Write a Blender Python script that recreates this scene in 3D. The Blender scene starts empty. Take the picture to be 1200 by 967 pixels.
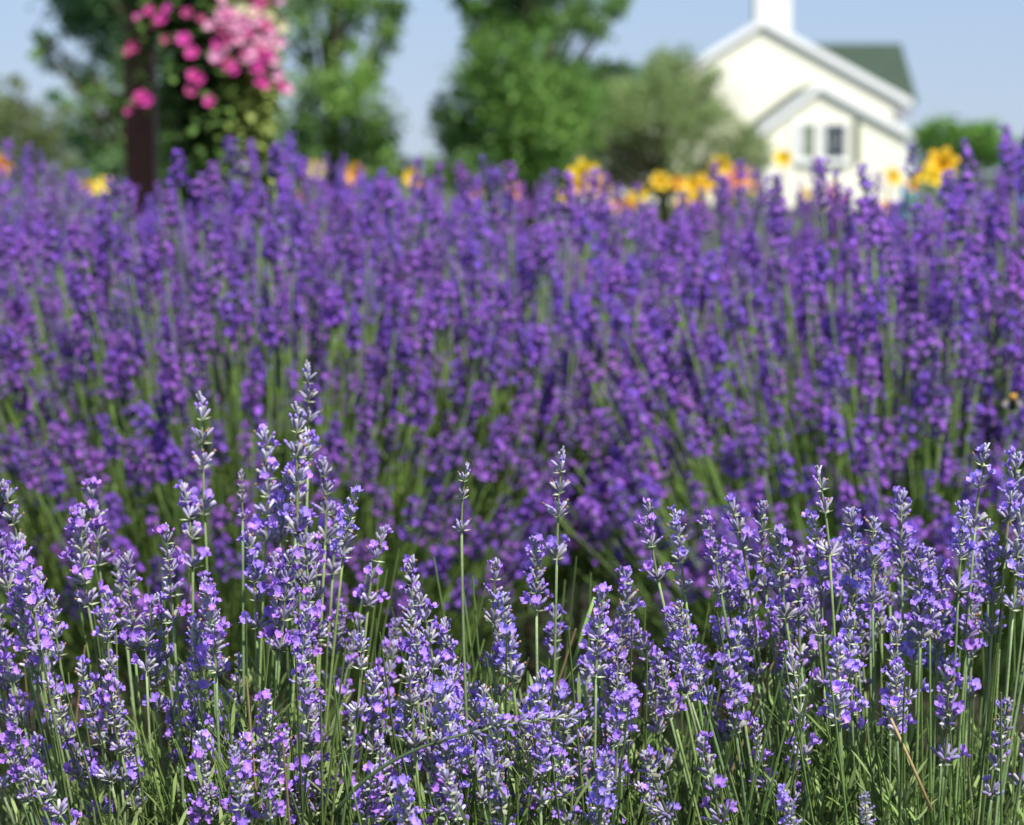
import bpy, math, random
import numpy as np
from mathutils import Vector, Matrix, Quaternion

random.seed(11)
rng = np.random.default_rng(11)
scene = bpy.context.scene
R = math.radians

# ------------------------------------------------------------------ camera
FPX = 80.0 / 36.0 * 1200.0
PITCH = R(6.0)
CAMZ = 0.95
cam_d = bpy.data.cameras.new("camera")
cam_d.lens = 80.0
cam_d.sensor_width = 36.0
cam_d.clip_start = 0.05
cam_d.clip_end = 3000.0
cam_d.dof.use_dof = True
cam_d.dof.focus_distance = 1.33
cam_d.dof.aperture_fstop = 9.6
cam_d.dof.aperture_blades = 0
cam = bpy.data.objects.new("camera", cam_d)
cam.location = (0, 0, CAMZ)
cam.rotation_euler = (R(90) - PITCH, 0, 0)
scene.collection.objects.link(cam)
scene.camera = cam

# ------------------------------------------------------------------ sky + sun
SUN_EL, SUN_AZ = R(54), R(30)       # azimuth measured from straight behind the camera towards the right
sun_dir = Vector((math.sin(SUN_AZ) * math.cos(SUN_EL), -math.cos(SUN_AZ) * math.cos(SUN_EL), math.sin(SUN_EL)))
world = bpy.data.worlds.new("World")
scene.world = world
world.use_nodes = True
wn = world.node_tree
bgn = wn.nodes["Background"]
sky = wn.nodes.new("ShaderNodeTexSky")
sky.sky_type = 'NISHITA'
sky.sun_disc = False
sky.sun_elevation = SUN_EL
sky.sun_rotation = math.atan2(sun_dir.x, sun_dir.y)
sky.altitude = 0
sky.air_density = 1.0
sky.dust_density = 0.2
sky.ozone_density = 3.0
tint = wn.nodes.new("ShaderNodeMix")
tint.data_type = 'RGBA'; tint.blend_type = 'MULTIPLY'; tint.inputs[0].default_value = 1.0
tint.inputs[7].default_value = (0.93, 0.93, 1.20, 1)
wn.links.new(sky.outputs[0], tint.inputs[6])
haze_mix = wn.nodes.new("ShaderNodeMix")       # even summer haze thinning the sky's gradient
haze_mix.data_type = 'RGBA'; haze_mix.inputs[0].default_value = 0.65
haze_mix.inputs[7].default_value = (4.9, 6.5, 8.7, 1)
wn.links.new(tint.outputs[2], haze_mix.inputs[6])
wn.links.new(haze_mix.outputs[2], bgn.inputs[0])
bgn.inputs[1].default_value = 0.068
sun_d = bpy.data.lights.new("sun", 'SUN')
sun_d.energy = 5.0
sun_d.angle = R(0.5)
sun_d.color = (1.0, 0.96, 0.89)
sun = bpy.data.objects.new("sun", sun_d)
sun.rotation_euler = sun_dir.to_track_quat('Z', 'Y').to_euler()
scene.collection.objects.link(sun)
scene.view_settings.view_transform = 'Standard'
scene.view_settings.look = 'None'
scene.view_settings.exposure = 0.5
scene.view_settings.gamma = 1.0
scene.cycles.use_denoising = True
try:
    scene.cycles.denoiser = 'OPENIMAGEDENOISE'
    scene.cycles.denoising_prefilter = 'ACCURATE'
except Exception:
    pass
scene.cycles.max_bounces = 6
scene.cycles.diffuse_bounces = 3
scene.cycles.transmission_bounces = 4
scene.cycles.sample_clamp_indirect = 6.0

# ------------------------------------------------------------------ helpers
COL = scene.collection


def at(px, py, Y):
    """point of the place that a photo pixel (1200 wide) shows at distance Y"""
    u = (px - 600.0) / FPX
    v = (483.5 - py) / FPX
    dy = math.cos(PITCH) + v * math.sin(PITCH)
    dz = -math.sin(PITCH) + v * math.cos(PITCH)
    t = Y / dy
    return Vector((u * t, Y, CAMZ + dz * t))


class MB:
    """collects verts, faces, a colour per vertex and a material index per face"""
    def __init__(self):
        self.v, self.f, self.c, self.m = [], [], [], []

    def add(self, verts, faces, col, mi=0):
        o = len(self.v)
        self.v.extend([tuple(p) for p in verts])
        self.f.extend([tuple(i + o for i in f) for f in faces])
        if len(col) == len(verts) and hasattr(col[0], '__len__'):
            self.c.extend([tuple(c[:3]) for c in col])
        else:
            self.c.extend([tuple(col[:3])] * len(verts))
        self.m.extend([mi] * len(faces))

    def merge(self, other, M):
        o = len(self.v)
        A = np.array(M)
        P = np.array(other.v) @ A[:3, :3].T + A[:3, 3]
        self.v.extend(map(tuple, P))
        self.f.extend([tuple(i + o for i in f) for f in other.f])
        self.c.extend(other.c)
        self.m.extend(other.m)

    def mesh(self, name, mats, smooth=True):
        me = bpy.data.meshes.new(name)
        me.from_pydata(self.v, [], self.f)
        if not isinstance(mats, (list, tuple)):
            mats = [mats]
        for m in mats:
            me.materials.append(m)
        ca = me.color_attributes.new("tint", 'FLOAT_COLOR', 'POINT')
        arr = np.ones((len(self.v), 4), dtype=np.float32)
        if self.c:
            arr[:, :3] = np.array(self.c, dtype=np.float32)
        ca.data.foreach_set("color", arr.ravel())
        me.polygons.foreach_set("material_index", self.m)
        me.polygons.foreach_set("use_smooth", [smooth] * len(self.f))
        me.update()
        return me

    def build(self, name, mats, parent=None, loc=None, smooth=True):
        return link(name, self.mesh(name, mats, smooth), parent, loc)

    # shapes
    def box(self, lo, hi, col=(1, 1, 1), mi=0):
        x0, y0, z0 = lo
        x1, y1, z1 = hi
        v = [(x0, y0, z0), (x1, y0, z0), (x1, y1, z0), (x0, y1, z0), (x0, y0, z1), (x1, y0, z1), (x1, y1, z1), (x0, y1, z1)]
        f = [(0, 3, 2, 1), (4, 5, 6, 7), (0, 1, 5, 4), (1, 2, 6, 5), (2, 3, 7, 6), (3, 0, 4, 7)]
        self.add(v, f, col, mi)

    def prism(self, poly, y0, y1, col=(1, 1, 1), mi=0):
        """poly = list of (x, z) counter-clockwise seen from -Y, extruded from y0 to y1"""
        n = len(poly)
        v = [(x, y0, z) for x, z in poly] + [(x, y1, z) for x, z in poly]
        f = [tuple(range(n)), tuple(range(2 * n - 1, n - 1, -1))]
        for i in range(n):
            j = (i + 1) % n
            f.append((j, i, i + n, j + n))
        self.add(v, f, col, mi)

    def tube(self, pts, rad, sides=6, col=(1, 1, 1), mi=0, cap=True):
        pts = [Vector(p) for p in pts]
        n = len(pts)
        if not hasattr(rad, '__len__'):
            rad = [rad] * n
        vs, cs, fs = [], [], []
        up = None
        for i, p in enumerate(pts):
            t = (pts[min(i + 1, n - 1)] - pts[max(i - 1, 0)])
            if t.length < 1e-9:
                t = Vector((0, 0, 1))
            t.normalize()
            if up is None:
                a = Vector((1, 0, 0)) if abs(t.x) < 0.8 else Vector((0, 1, 0))
                up = t.cross(a).normalized()
            up = (up - t * up.dot(t)).normalized()
            w = t.cross(up)
            for k in range(sides):
                an = 2 * math.pi * k / sides
                vs.append(p + (up * math.cos(an) + w * math.sin(an)) * rad[i])
                cs.append(col[i] if hasattr(col[0], '__len__') else col)
        for i in range(n - 1):
            for k in range(sides):
                k2 = (k + 1) % sides
                fs.append((i * sides + k, i * sides + k2, (i + 1) * sides + k2, (i + 1) * sides + k))
        if cap:
            fs.append(tuple(range(sides - 1, -1, -1)))
            fs.append(tuple((n - 1) * sides + k for k in range(sides)))
        self.add(vs, fs, cs, mi)

    def lathe(self, prof, sides=24, col=(1, 1, 1), mi=0, center=(0, 0, 0)):
        vs, fs = [], []
        for r, z in prof:
            for k in range(sides):
                a = 2 * math.pi * k / sides
                vs.append((center[0] + r * math.cos(a), center[1] + r * math.sin(a), center[2] + z))
        for i in range(len(prof) - 1):
            for k in range(sides):
                k2 = (k + 1) % sides
                fs.append((i * sides + k, i * sides + k2, (i + 1) * sides + k2, (i + 1) * sides + k))
        self.add(vs, fs, col, mi)


def link(name, data, parent=None, loc=None):
    o = bpy.data.objects.new(name, data)
    COL.objects.link(o)
    if parent is not None:
        o.parent = parent
    if loc is not None:
        o.location = loc
    return o


def thing(name, label, cat, loc=(0, 0, 0), group=None, data=None):
    o = link(name, data, None, loc)
    o["label"] = label
    o["category"] = cat
    if group:
        o["group"] = group
    return o


def structure(o):
    o["kind"] = "structure"
    return o


# ------------------------------------------------------------------ materials
def mat_tint(name, rough=0.6, trans=0.0, vary=0.15, hue=0.012, island=0.0, spec=0.3, bump=0.0, nscale=300.0, noise=0.0):
    m = bpy.data.materials.new(name)
    m.use_nodes = True
    nt = m.node_tree
    N, L = nt.nodes, nt.links
    b = N["Principled BSDF"]
    b.inputs["Roughness"].default_value = rough
    b.inputs["Specular IOR Level"].default_value = spec
    at_ = N.new("ShaderNodeAttribute")
    at_.attribute_name = "tint"
    oi = N.new("ShaderNodeObjectInfo")
    hsv = N.new("ShaderNodeHueSaturation")
    L.new(at_.outputs["Color"], hsv.inputs["Color"])
    mr = N.new("ShaderNodeMapRange")
    mr.inputs["To Min"].default_value = 0.5 - hue
    mr.inputs["To Max"].default_value = 0.5 + hue
    L.new(oi.outputs["Random"], mr.inputs["Value"])
    L.new(mr.outputs[0], hsv.inputs["Hue"])
    # brightness varies from piece to piece
    ml = N.new("ShaderNodeMath"); ml.operation = 'MULTIPLY'; ml.inputs[1].default_value = 7.31
    fr = N.new("ShaderNodeMath"); fr.operation = 'FRACT'
    L.new(oi.outputs["Random"], ml.inputs[0]); L.new(ml.outputs[0], fr.inputs[0])
    mv = N.new("ShaderNodeMapRange")
    mv.inputs["To Min"].default_value = 1 - vary
    mv.inputs["To Max"].default_value = 1 + vary
    L.new(fr.outputs[0], mv.inputs["Value"])
    val = mv.outputs[0]
    if island > 0:
        ge = N.new("ShaderNodeNewGeometry")
        mi = N.new("ShaderNodeMapRange")
        mi.inputs["To Min"].default_value = 1 - island
        mi.inputs["To Max"].default_value = 1 + island
        L.new(ge.outputs["Random Per Island"], mi.inputs["Value"])
        mm = N.new("ShaderNodeMath"); mm.operation = 'MULTIPLY'
        L.new(val, mm.inputs[0]); L.new(mi.outputs[0], mm.inputs[1])
        val = mm.outputs[0]
    tc = N.new("ShaderNodeTexCoord")
    if noise > 0:
        no = N.new("ShaderNodeTexNoise")
        no.inputs["Scale"].default_value = nscale
        no.inputs["Detail"].default_value = 4
        L.new(tc.outputs["Object"], no.inputs["Vector"])
        mn = N.new("ShaderNodeMapRange")
        mn.inputs["From Min"].default_value = 0.25
        mn.inputs["From Max"].default_value = 0.75
        mn.inputs["To Min"].default_value = 1 - noise
        mn.inputs["To Max"].default_value = 1 + noise
        L.new(no.outputs[0], mn.inputs["Value"])
        m2 = N.new("ShaderNodeMath"); m2.operation = 'MULTIPLY'
        L.new(val, m2.inputs[0]); L.new(mn.outputs[0], m2.inputs[1])
        val = m2.outputs[0]
        if bump > 0:
            bp = N.new("ShaderNodeBump")
            bp.inputs["Strength"].default_value = bump
            bp.inputs["Distance"].default_value = 0.5 / nscale
            L.new(no.outputs[0], bp.inputs["Height"])
            L.new(bp.outputs[0], b.inputs["Normal"])
    L.new(val, hsv.inputs["Value"])
    L.new(hsv.outputs[0], b.inputs["Base Color"])
    if trans > 0:
        tr = N.new("ShaderNodeBsdfTranslucent")
        mx = N.new("ShaderNodeMixShader")
        mx.inputs[0].default_value = trans
        L.new(hsv.outputs[0], tr.inputs[0])
        L.new(b.outputs[0], mx.inputs[1])
        L.new(tr.outputs[0], mx.inputs[2])
        L.new(mx.outputs[0], N["Material Output"].inputs["Surface"])
    return m


M_petal = mat_tint("lavender_petal", 0.7, 0.28, 0.16, 0.016, 0.22, 0.25, 0.25, 900, 0.12)
M_calyx = mat_tint("lavender_calyx", 0.85, 0.12, 0.16, 0.012, 0.22, 0.2, 0.6, 1500, 0.25)
M_stem = mat_tint("lavender_stem", 0.6, 0.0, 0.18, 0.02, 0.0, 0.3, 0.2, 400, 0.2)
M_leaf = mat_tint("lavender_leaf", 0.6, 0.25, 0.05, 0.008, 0.35, 0.3)
M_tree = mat_tint("tree_leaf", 0.5, 0.42, 0.05, 0.005, 0.45, 0.35)
M_bark = mat_tint("bark", 0.9, 0.0, 0.05, 0.0, 0.0, 0.1, 0.6, 12, 0.35)
M_flower = mat_tint("garden_petal", 0.5, 0.3, 0.05, 0.01, 0.15, 0.3)
M_paint = mat_tint("house_paint", 0.6, 0, 0.0, 0.0, 0, 0.3, 0.05, 3, 0.03)
M_roof = mat_tint("roof_shingle", 0.85, 0, 0.0, 0.0, 0, 0.2, 0.4, 6, 0.25)
M_post = mat_tint("painted_wood", 0.6, 0, 0.0, 0.0, 0, 0.3, 0.2, 30, 0.2)
M_fuzz = mat_tint("bee_fuzz", 0.9, 0, 0, 0, 0, 0.1)


def mat_siding():
    m = mat_tint("clapboard_siding", 0.55, 0, 0, 0, 0, 0.3)
    nt = m.node_tree
    N, L = nt.nodes, nt.links
    tc = N.new("ShaderNodeTexCoord")
    sp = N.new("ShaderNodeSeparateXYZ")
    L.new(tc.outputs["Object"], sp.inputs[0])
    mu = N.new("ShaderNodeMath"); mu.operation = 'MULTIPLY'; mu.inputs[1].default_value = 1 / 0.115
    fr = N.new("ShaderNodeMath"); fr.operation = 'FRACT'
    L.new(sp.outputs[2], mu.inputs[0]); L.new(mu.outputs[0], fr.inputs[0])
    bp = N.new("ShaderNodeBump")
    bp.inputs["Strength"].default_value = 0.5
    bp.inputs["Distance"].default_value = 0.015
    bp.invert = True
    L.new(fr.outputs[0], bp.inputs["Height"])
    L.new(bp.outputs[0], N["Principled BSDF"].inputs["Normal"])
    return m


M_siding = mat_siding()


def mat_glass():
    m = bpy.data.materials.new("window_glass")
    m.use_nodes = True
    b = m.node_tree.nodes["Principled BSDF"]
    b.inputs["Base Color"].default_value = (0.03, 0.04, 0.05, 1)
    b.inputs["Roughness"].default_value = 0.05
    b.inputs["Specular IOR Level"].default_value = 0.9
    return m


M_glass = mat_glass()


def mat_ground(name, c1, c2, scale, bump=0.4):
    m = bpy.data.materials.new(name)
    m.use_nodes = True
    N, L = m.node_tree.nodes, m.node_tree.links
    b = N["Principled BSDF"]
    b.inputs["Roughness"].default_value = 0.95
    tc = N.new("ShaderNodeTexCoord")
    n1 = N.new("ShaderNodeTexNoise"); n1.inputs["Scale"].default_value = scale; n1.inputs["Detail"].default_value = 8
    L.new(tc.outputs["Object"], n1.inputs["Vector"])
    cr = N.new("ShaderNodeValToRGB")
    cr.color_ramp.elements[0].position = 0.35; cr.color_ramp.elements[0].color = (*c1, 1)
    cr.color_ramp.elements[1].position = 0.65; cr.color_ramp.elements[1].color = (*c2, 1)
    L.new(n1.outputs[0], cr.inputs[0]); L.new(cr.outputs[0], b.inputs["Base Color"])
    bp = N.new("ShaderNodeBump"); bp.inputs["Strength"].default_value = bump
    L.new(n1.outputs[0], bp.inputs["Height"]); L.new(bp.outputs[0], b.inputs["Normal"])
    return m


# ------------------------------------------------------------------ ground
g = MB()
n = 60
xs = np.concatenate([-np.geomspace(1200, 4, 18), np.linspace(-3, 3, 19), np.geomspace(4, 1200, 18)])
ys = np.concatenate([-np.geomspace(300, 2, 8), np.linspace(-1, 8, 28), np.geomspace(9, 1500, 22)])
vv, ff = [], []
for y in ys:
    for x in xs:
        near = math.exp(-(x * x + (y - 4) ** 2) / 60)
        vv.append((x, y, 0.015 * near * math.sin(x * 7.1 + y * 3.3) + 0.01 * near * math.sin(y * 9 - x * 4)))
for j in range(len(ys) - 1):
    for i in range(len(xs) - 1):
        a = j * len(xs) + i
        ff.append((a, a + 1, a + len(xs) + 1, a + len(xs)))
g.add(vv, ff, (1, 1, 1))
structure(g.build("ground", mat_ground("lawn", (0.035, 0.06, 0.015), (0.07, 0.10, 0.03), 3.0)))
g = MB()
vv, ff = [], []
bx = np.linspace(-3.2, 3.2, 50); by = np.linspace(0.7, 5.9, 45)
for y in by:
    for x in bx:
        e = min(1, (3.2 - abs(x)) / 0.3, (y - 0.7) / 0.2, (5.9 - y) / 0.2)
        vv.append((x, y, -0.03 + 0.07 * max(e, 0) + 0.012 * math.sin(x * 23 + y * 5) * math.sin(y * 19 - x * 3)))
for j in range(len(by) - 1):
    for i in range(len(bx) - 1):
        a = j * len(bx) + i
        ff.append((a, a + 1, a + len(bx) + 1, a + len(bx)))
g.add(vv, ff, (1, 1, 1))
structure(g.build("garden_soil", mat_ground("bed_soil", (0.012, 0.009, 0.006), (0.05, 0.035, 0.025), 40.0, 0.8)))

# ------------------------------------------------------------------ lavender spikes
def jit(c, s):
    k = 1 + random.uniform(-s, s)
    return (c[0] * k, c[1] * k, c[2] * k)


def frame(d):
    d = Vector(d).normalized()
    a = Vector((0, 0, 1)) if abs(d.z) < 0.9 else Vector((1, 0, 0))
    u = d.cross(a).normalized()
    return d, u, d.cross(u)


def calyx(mb, p, d, L, r, cols, sides=5, rings=4):
    d, u, w = frame(d)
    prof = [(0, .35), (.3, .85), (.62, 1.0), (.88, .92), (1.0, .55)] if rings == 4 else [(0, .4), (.45, 1.0), (1.0, .7)]
    vs, cs = [], []
    bend = random.uniform(-.12, .12)
    for i, (t, k) in enumerate(prof):
        c = p + d * (L * t) + w * (bend * L * t * t)
        col = cols[min(i, len(cols) - 1)]
        for s in range(sides):
            a = 2 * math.pi * s / sides
            rr = r * k * (1.12 if (s % 2 == 0) else 0.9)
            vs.append(c + (u * math.cos(a) + w * math.sin(a)) * rr)
            cs.append(tuple(x * (1.07 if s % 2 == 0 else .92) for x in col))
    fs = []
    n = len(prof)
    for i in range(n - 1):
        for s in range(sides):
            s2 = (s + 1) % sides
            fs.append((i * sides + s, i * sides + s2, (i + 1) * sides + s2, (i + 1) * sides + s))
    fs.append(tuple((n - 1) * sides + s for s in range(sides)))
    mb.add(vs, fs, cs, 1)
    return p + d * L + w * (bend * L), d


def petal_lobe(mb, p, d, side, L, W, col, col2):
    """one flared rounded lobe: starts at p, leaves towards d, half width direction side"""
    nrm = Vector(d).cross(side).normalized()
    vs, cs = [], []
    rows = [(0, .25, 0), (.35, .8, .10), (.72, 1.0, .05), (1.0, .55, -.12)]
    cur = random.uniform(.8, 2.6)
    for t, k, b in rows:
        for s in (-1, 0, 1):
            vs.append(p + d * (L * t) + side * (s * W * .5 * k) + nrm * (L * (b * cur + .10 * abs(s))))
            cs.append(col if s == 0 or t < .5 else col2)
    fs = []
    for i in range(3):
        for s in range(2):
            a = i * 3 + s
            fs.append((a, a + 1, a + 4, a + 3))
    mb.add(vs, fs, cs, 0)


def corolla(mb, p, d, size, cpet, lod):
    d, u, w = frame(d)
    c = jit(cpet, .14)
    light = tuple(min(1, x * 1.18 + .03) for x in c)
    dark = tuple(x * .5 for x in c)
    # tube
    q = p + d * size * .35
    mb.tube([p - d * size * .1, p + d * size * .15, q], [size * .10, size * .13, size * .2], 5 if lod else 4, [dark, c, c], 0, False)
    a0 = random.uniform(0, 6.28)
    upv = Vector((0, 0, 1))
    e1 = (upv - d * upv.dot(d))
    e1 = e1.normalized() if e1.length > .2 else u
    e2 = d.cross(e1)
    for k, (ang, ln, wd) in enumerate([(25, .62, .52), (-25, .62, .52), (100, .42, .4), (-100, .42, .4), (180, .5, .46)]):
        if not lod and k in (1,):
            pass
        an = R(ang + random.uniform(-10, 10))
        rad = e1 * math.cos(an) + e2 * math.sin(an)
        tilt = random.uniform(.25, .75)
        dd = (rad + d * tilt).normalized()
        side = rad.cross(d).normalized()
        petal_lobe(mb, q, dd, side, size * ln * random.uniform(.85, 1.15), size * wd, c, light)
    # dark throat
    return


def bract(mb, p, d, L, W, col):
    d, u, w = frame(d)
    mid = p + d * L * .45
    tip = p + d * L + Vector((0, 0, -L * .1))
    tipc = tuple(x * .8 for x in col)
    mb.add([p, mid + u * W * .5 + w * W * .15, mid - w * W * .1, mid - u * W * .5 + w * W * .15, tip],
           [(0, 1, 2), (0, 2, 3), (1, 4, 2), (2, 4, 3)], [col, col, col, col, tipc], 1)


GREYLIL = (0.46, 0.42, 0.54)
GREENISH = (0.42, 0.46, 0.32)
DKVIO = (0.24, 0.19, 0.48)


def make_spike(L, whorls, open_frac, petal, lod=True, gap=None, fat=1.0, calmix=0.5, dry=0.15):
    """one flower spike standing on the origin, growing up z; whorl spacing evens out towards the tip"""
    mb = MB()
    bx_, by_ = random.uniform(-.12, .12), random.uniform(-.12, .12)

    def ax(z):
        t = z / L
        return Vector((bx_ * L * t * t, by_ * L * t * t, z))
    hs = []
    z = 0.0
    w = whorls
    steps = [1.35 if i == 0 else 1.0 - .35 * i / w for i in range(w)]
    if gap:
        steps[0] = gap
    tot = sum(steps)
    acc = 0
    for s in steps:
        hs.append(acc)
        acc += s
    hs = [h / tot * L for h in hs]
    stemc = (0.20, 0.25, 0.12)
    mb.tube([ax(L * k / 5) for k in range(6)], [.0009, .0009, .0008, .0007, .0006, .0005], 5, stemc, 1, False)
    for i, h in enumerate(hs):
        t = i / max(1, w - 1)
        k = int(random.choice([9, 10, 11]) * (1 - .35 * t)) if lod else int(6 - 1.5 * t)
        if lod:
            k = max(5, k)
        p0 = ax(h)
        a0 = random.uniform(0, 6.28)
        size = (1 - .22 * t) * fat
        for j in range(k):
            inner = (j % 3 == 2)
            a = a0 + 2 * math.pi * j / k + random.uniform(-.25, .25)
            el = R(random.uniform(28, 50) + 16 * t + (14 if inner else 0))
            d = Vector((math.cos(a) * math.cos(el), math.sin(a) * math.cos(el), math.sin(el)))
            cl = random.uniform(.0062, .0082) * size
            mixc = random.random()
            base = tuple(GREENISH[q] * .6 + GREYLIL[q] * .4 for q in range(3))
            mid = tuple(GREYLIL[q] * (1 - calmix * mixc) + DKVIO[q] * calmix * mixc for q in range(3))
            tipc = tuple(mid[q] * .6 + DKVIO[q] * .4 for q in range(3)) if mixc > .35 else tuple(min(1, mid[q] * 1.5) for q in range(3))
            if mixc < .2 and lod:
                mid = (0.44, 0.44, 0.38); tipc = (.50, .46, .50)
            pp = p0 + d * .0012 + Vector((0, 0, random.uniform(-.0012, .0018)))
            tip, dd = calyx(mb, pp, d, cl, (.00098 if lod else .00118) * size * (1 if lod else 1.3), [base, mid, mid, tipc, tuple(x * .7 for x in tipc)] if lod else [base, mid, tipc], 6 if lod else 4, 4 if lod else 2)
            if random.random() < open_frac:
                corolla(mb, tip, (dd + Vector((0, 0, random.uniform(-.1, .25)))).normalized(), random.uniform(.0052, .0080) * (size if lod else size * 1.12), petal, lod)
            elif lod and random.random() < dry:
                mb.tube([tip - dd * .0005, tip + dd * .0018], [.0005, .0008], 4, (0.30, 0.18, 0.12), 1)
            elif random.random() < .35:
                # closed bud peeping out
                c = jit(petal, .2)
                mb.tube([tip - dd * .0005, tip + dd * .0012, tip + dd * .0022], [.0006, .0009, .0004], 5, c, 0)
        # bracts
        for j in range(4 if lod else 2):
            a = a0 + math.pi * j / (2 if lod else 1) + random.uniform(-.4, .4)
            el = R(random.uniform(5, 38))
            d = Vector((math.cos(a) * math.cos(el), math.sin(a) * math.cos(el), math.sin(el)))
            bract(mb, p0 - Vector((0, 0, .001)), d, random.uniform(.004, .0075) * size, .003 * size, jit((0.38, 0.42, 0.28), .3))
    # crowning buds
    top = ax(L * .99)
    for j in range(7 if lod else 2):
        a = j * 2.4 + random.uniform(-.4, .4)
        el = R(random.uniform(48, 82))
        d = Vector((math.cos(a) * math.cos(el), math.sin(a) * math.cos(el), math.sin(el)))
        tip, dd = calyx(mb, top - Vector((0, 0, random.uniform(.001, .005))), d, random.uniform(.0035, .0052) * fat, .0007 * fat, [GREENISH, GREYLIL, GREYLIL, (.4, .37, .5)], 5 if lod else 4, 4 if lod else 2)
    return mb


P_BLUE = (0.40, 0.26, 0.82)
P_VIO = (0.40, 0.22, 0.78)
P_MAG = (0.42, 0.20, 0.75)
D_BLUE = (0.255, 0.10, 0.57)
D_VIO = (0.36, 0.135, 0.58)

spikes = {'left': [], 'right': [], 'sparse': [], 'back': []}
for i in range(14):
    L = random.uniform(.046, .080)
    spikes['left'].append((make_spike(L, random.choice([4, 5, 5, 6]), random.uniform(.10, .40), random.choice([P_VIO, P_MAG, P_VIO]), True, random.choice([None, 1.7, 2.4]), 1.08, .5).mesh("flower_spike", [M_petal, M_calyx]), L))
for i in range(14):
    L = random.uniform(.040, .064)
    spikes['right'].append((make_spike(L, random.choice([4, 5, 6]), random.uniform(.10, .42), random.choice([P_BLUE, P_BLUE, P_VIO]), True, random.choice([None, 2.0, 1.8]), 1.04, .6).mesh("flower_spike", [M_petal, M_calyx]), L))
for i in range(8):
    L = random.uniform(.050, .065)
    spikes['sparse'].append((make_spike(L, random.choice([3, 4]), random.uniform(.05, .22), random.choice([P_VIO, P_BLUE]), True, random.choice([2.2, 1.6]), 1.12, .3).mesh("flower_spike", [M_petal, M_calyx]), L))
back_mb = []
for i in range(20):
    L = random.uniform(.034, .064)
    if i == 0:
        KEEP = (GREYLIL, DKVIO, GREENISH)
        GREYLIL, DKVIO, GREENISH = (.17, .12, .30), (.07, .04, .22), (.20, .19, .17)
    mb = make_spike(L, random.choice([4, 5, 6]), (random.uniform(.5, .9) if i % 4 else .2), random.choice([D_VIO, D_BLUE, D_VIO]), False, random.choice([None, 2.0, 1.6]), 1.24, .8)
    back_mb.append((mb, L))
    spikes['back'].append((mb.mesh("flower_spike", [M_petal, M_calyx]), L))

GREYLIL, DKVIO, GREENISH = KEEP


def stem_path(base, tip, bulge, n=8):
    """from base to tip, leaving the base more upright or more outwards by bulge"""
    b, t = Vector(base), Vector(tip)
    c = (b + t) * .5 + bulge
    return [b * (1 - s) ** 2 + c * 2 * s * (1 - s) + t * s * s for s in [k / n for k in range(n + 1)]]


def add_stem(plant, base, tip, bulge, kind, rad=.00095, col=None, label=None, scale=1.0, spike=None, sub=True):
    """flower stem (part) from base to the foot of its spike, spike as its child"""
    pl = plant.location
    me, L = spike or random.choice(spikes[kind])
    L *= scale
    tip = Vector(tip)
    base = Vector(base)
    pts = stem_path(base, tip, bulge)
    tan = (pts[-1] - pts[-2]).normalized()
    foot = tip - tan * L
    pts = stem_path(base, foot, bulge, 9)
    tan = (pts[-1] - pts[-2]).normalized()
    mb = MB()
    c = col or jit(random.choice([(0.15, 0.24, 0.06), (0.18, 0.26, 0.10), (0.13, 0.21, 0.07)]), .2)
    c2 = (c[0] * 1.1 + .02, c[1] * 1.05 + .01, c[2] * 1.2 + .02)
    cols = [tuple(c[q] * (1 - k / 9) + c2[q] * k / 9 for q in range(3)) for k in range(10)]
    mb.tube([p - base for p in pts], [rad * (1.25 - .35 * k / 9) for k in range(10)], 4 if kind == 'back' else 5, cols)
    st = mb.build("flower_stem", M_stem, plant, base - pl)
    if label:
        st["label"] = label
    sp = link("flower_spike", me, st, foot - base)
    q = Vector((0, 0, 1)).rotation_difference(tan)
    sp.rotation_mode = 'QUATERNION'
    sp.rotation_quaternion = q @ Quaternion((0, 0, 1), random.uniform(0, 6.28))
    sp.scale = (scale, scale, scale)
    return st


def leaf_blade(mb, p, d, L, W, col, droop=.15):
    d, u, w = frame(d)
    pts = [p, p + d * L * .4 + Vector((0, 0, -droop * L * .1)), p + d * L * .75 + Vector((0, 0, -droop * L * .5)), p + d * L + Vector((0, 0, -droop * L))]
    ws = [W * .5, W, W * .85]
    vs = []
    for q, k in zip(pts[:3], ws):
        vs += [q - u * k * .5, q + u * k * .5]
    vs.append(pts[3])
    mb.add(vs, [(0, 1, 3, 2), (2, 3, 5, 4), (4, 5, 6)], col)


def shoot(mb, base, d, H, nl, leafL, col):
    d = Vector(d).normalized()
    mb.tube([base, base + d * H * .5, base + d * H], [.0012, .001, .0006], 4, tuple(x * .8 for x in col))
    a = random.uniform(0, 6.28)
    for i in range(nl):
        t = .15 + .85 * i / nl
        a += 1.57 + random.uniform(-.3, .3) if i % 2 else 3.14
        out = Vector((math.cos(a), math.sin(a), 0))
        dd = (d * random.uniform(.7, 1.5) + out * random.uniform(.5, 1.0)).normalized()
        leaf_blade(mb, base + d * H * t, dd, leafL * random.uniform(.6, 1.1), .0024, jit(col, .25))


# ------------------------------------------------------------------ front lavender bed
GF = "lavender plants of the front row"
front = [
    thing("lavender_plant", "pale lilac lavender in sharp focus whose tallest spikes rise highest of the front row", "lavender plant", (-0.17, 1.42, 0.03), GF),
    thing("lavender_plant", "loose front lavender with three slim separate spikes against the dark green gap", "lavender plant", (0.035, 1.40, 0.03), GF),
    thing("lavender_plant", "bluish front lavender with dense spikes on bare straight stems over dark gaps", "lavender plant", (0.26, 1.42, 0.03), GF),
]


def front_plant(px):
    return 0 if px < 465 else (1 if px < 740 else 2)


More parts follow.
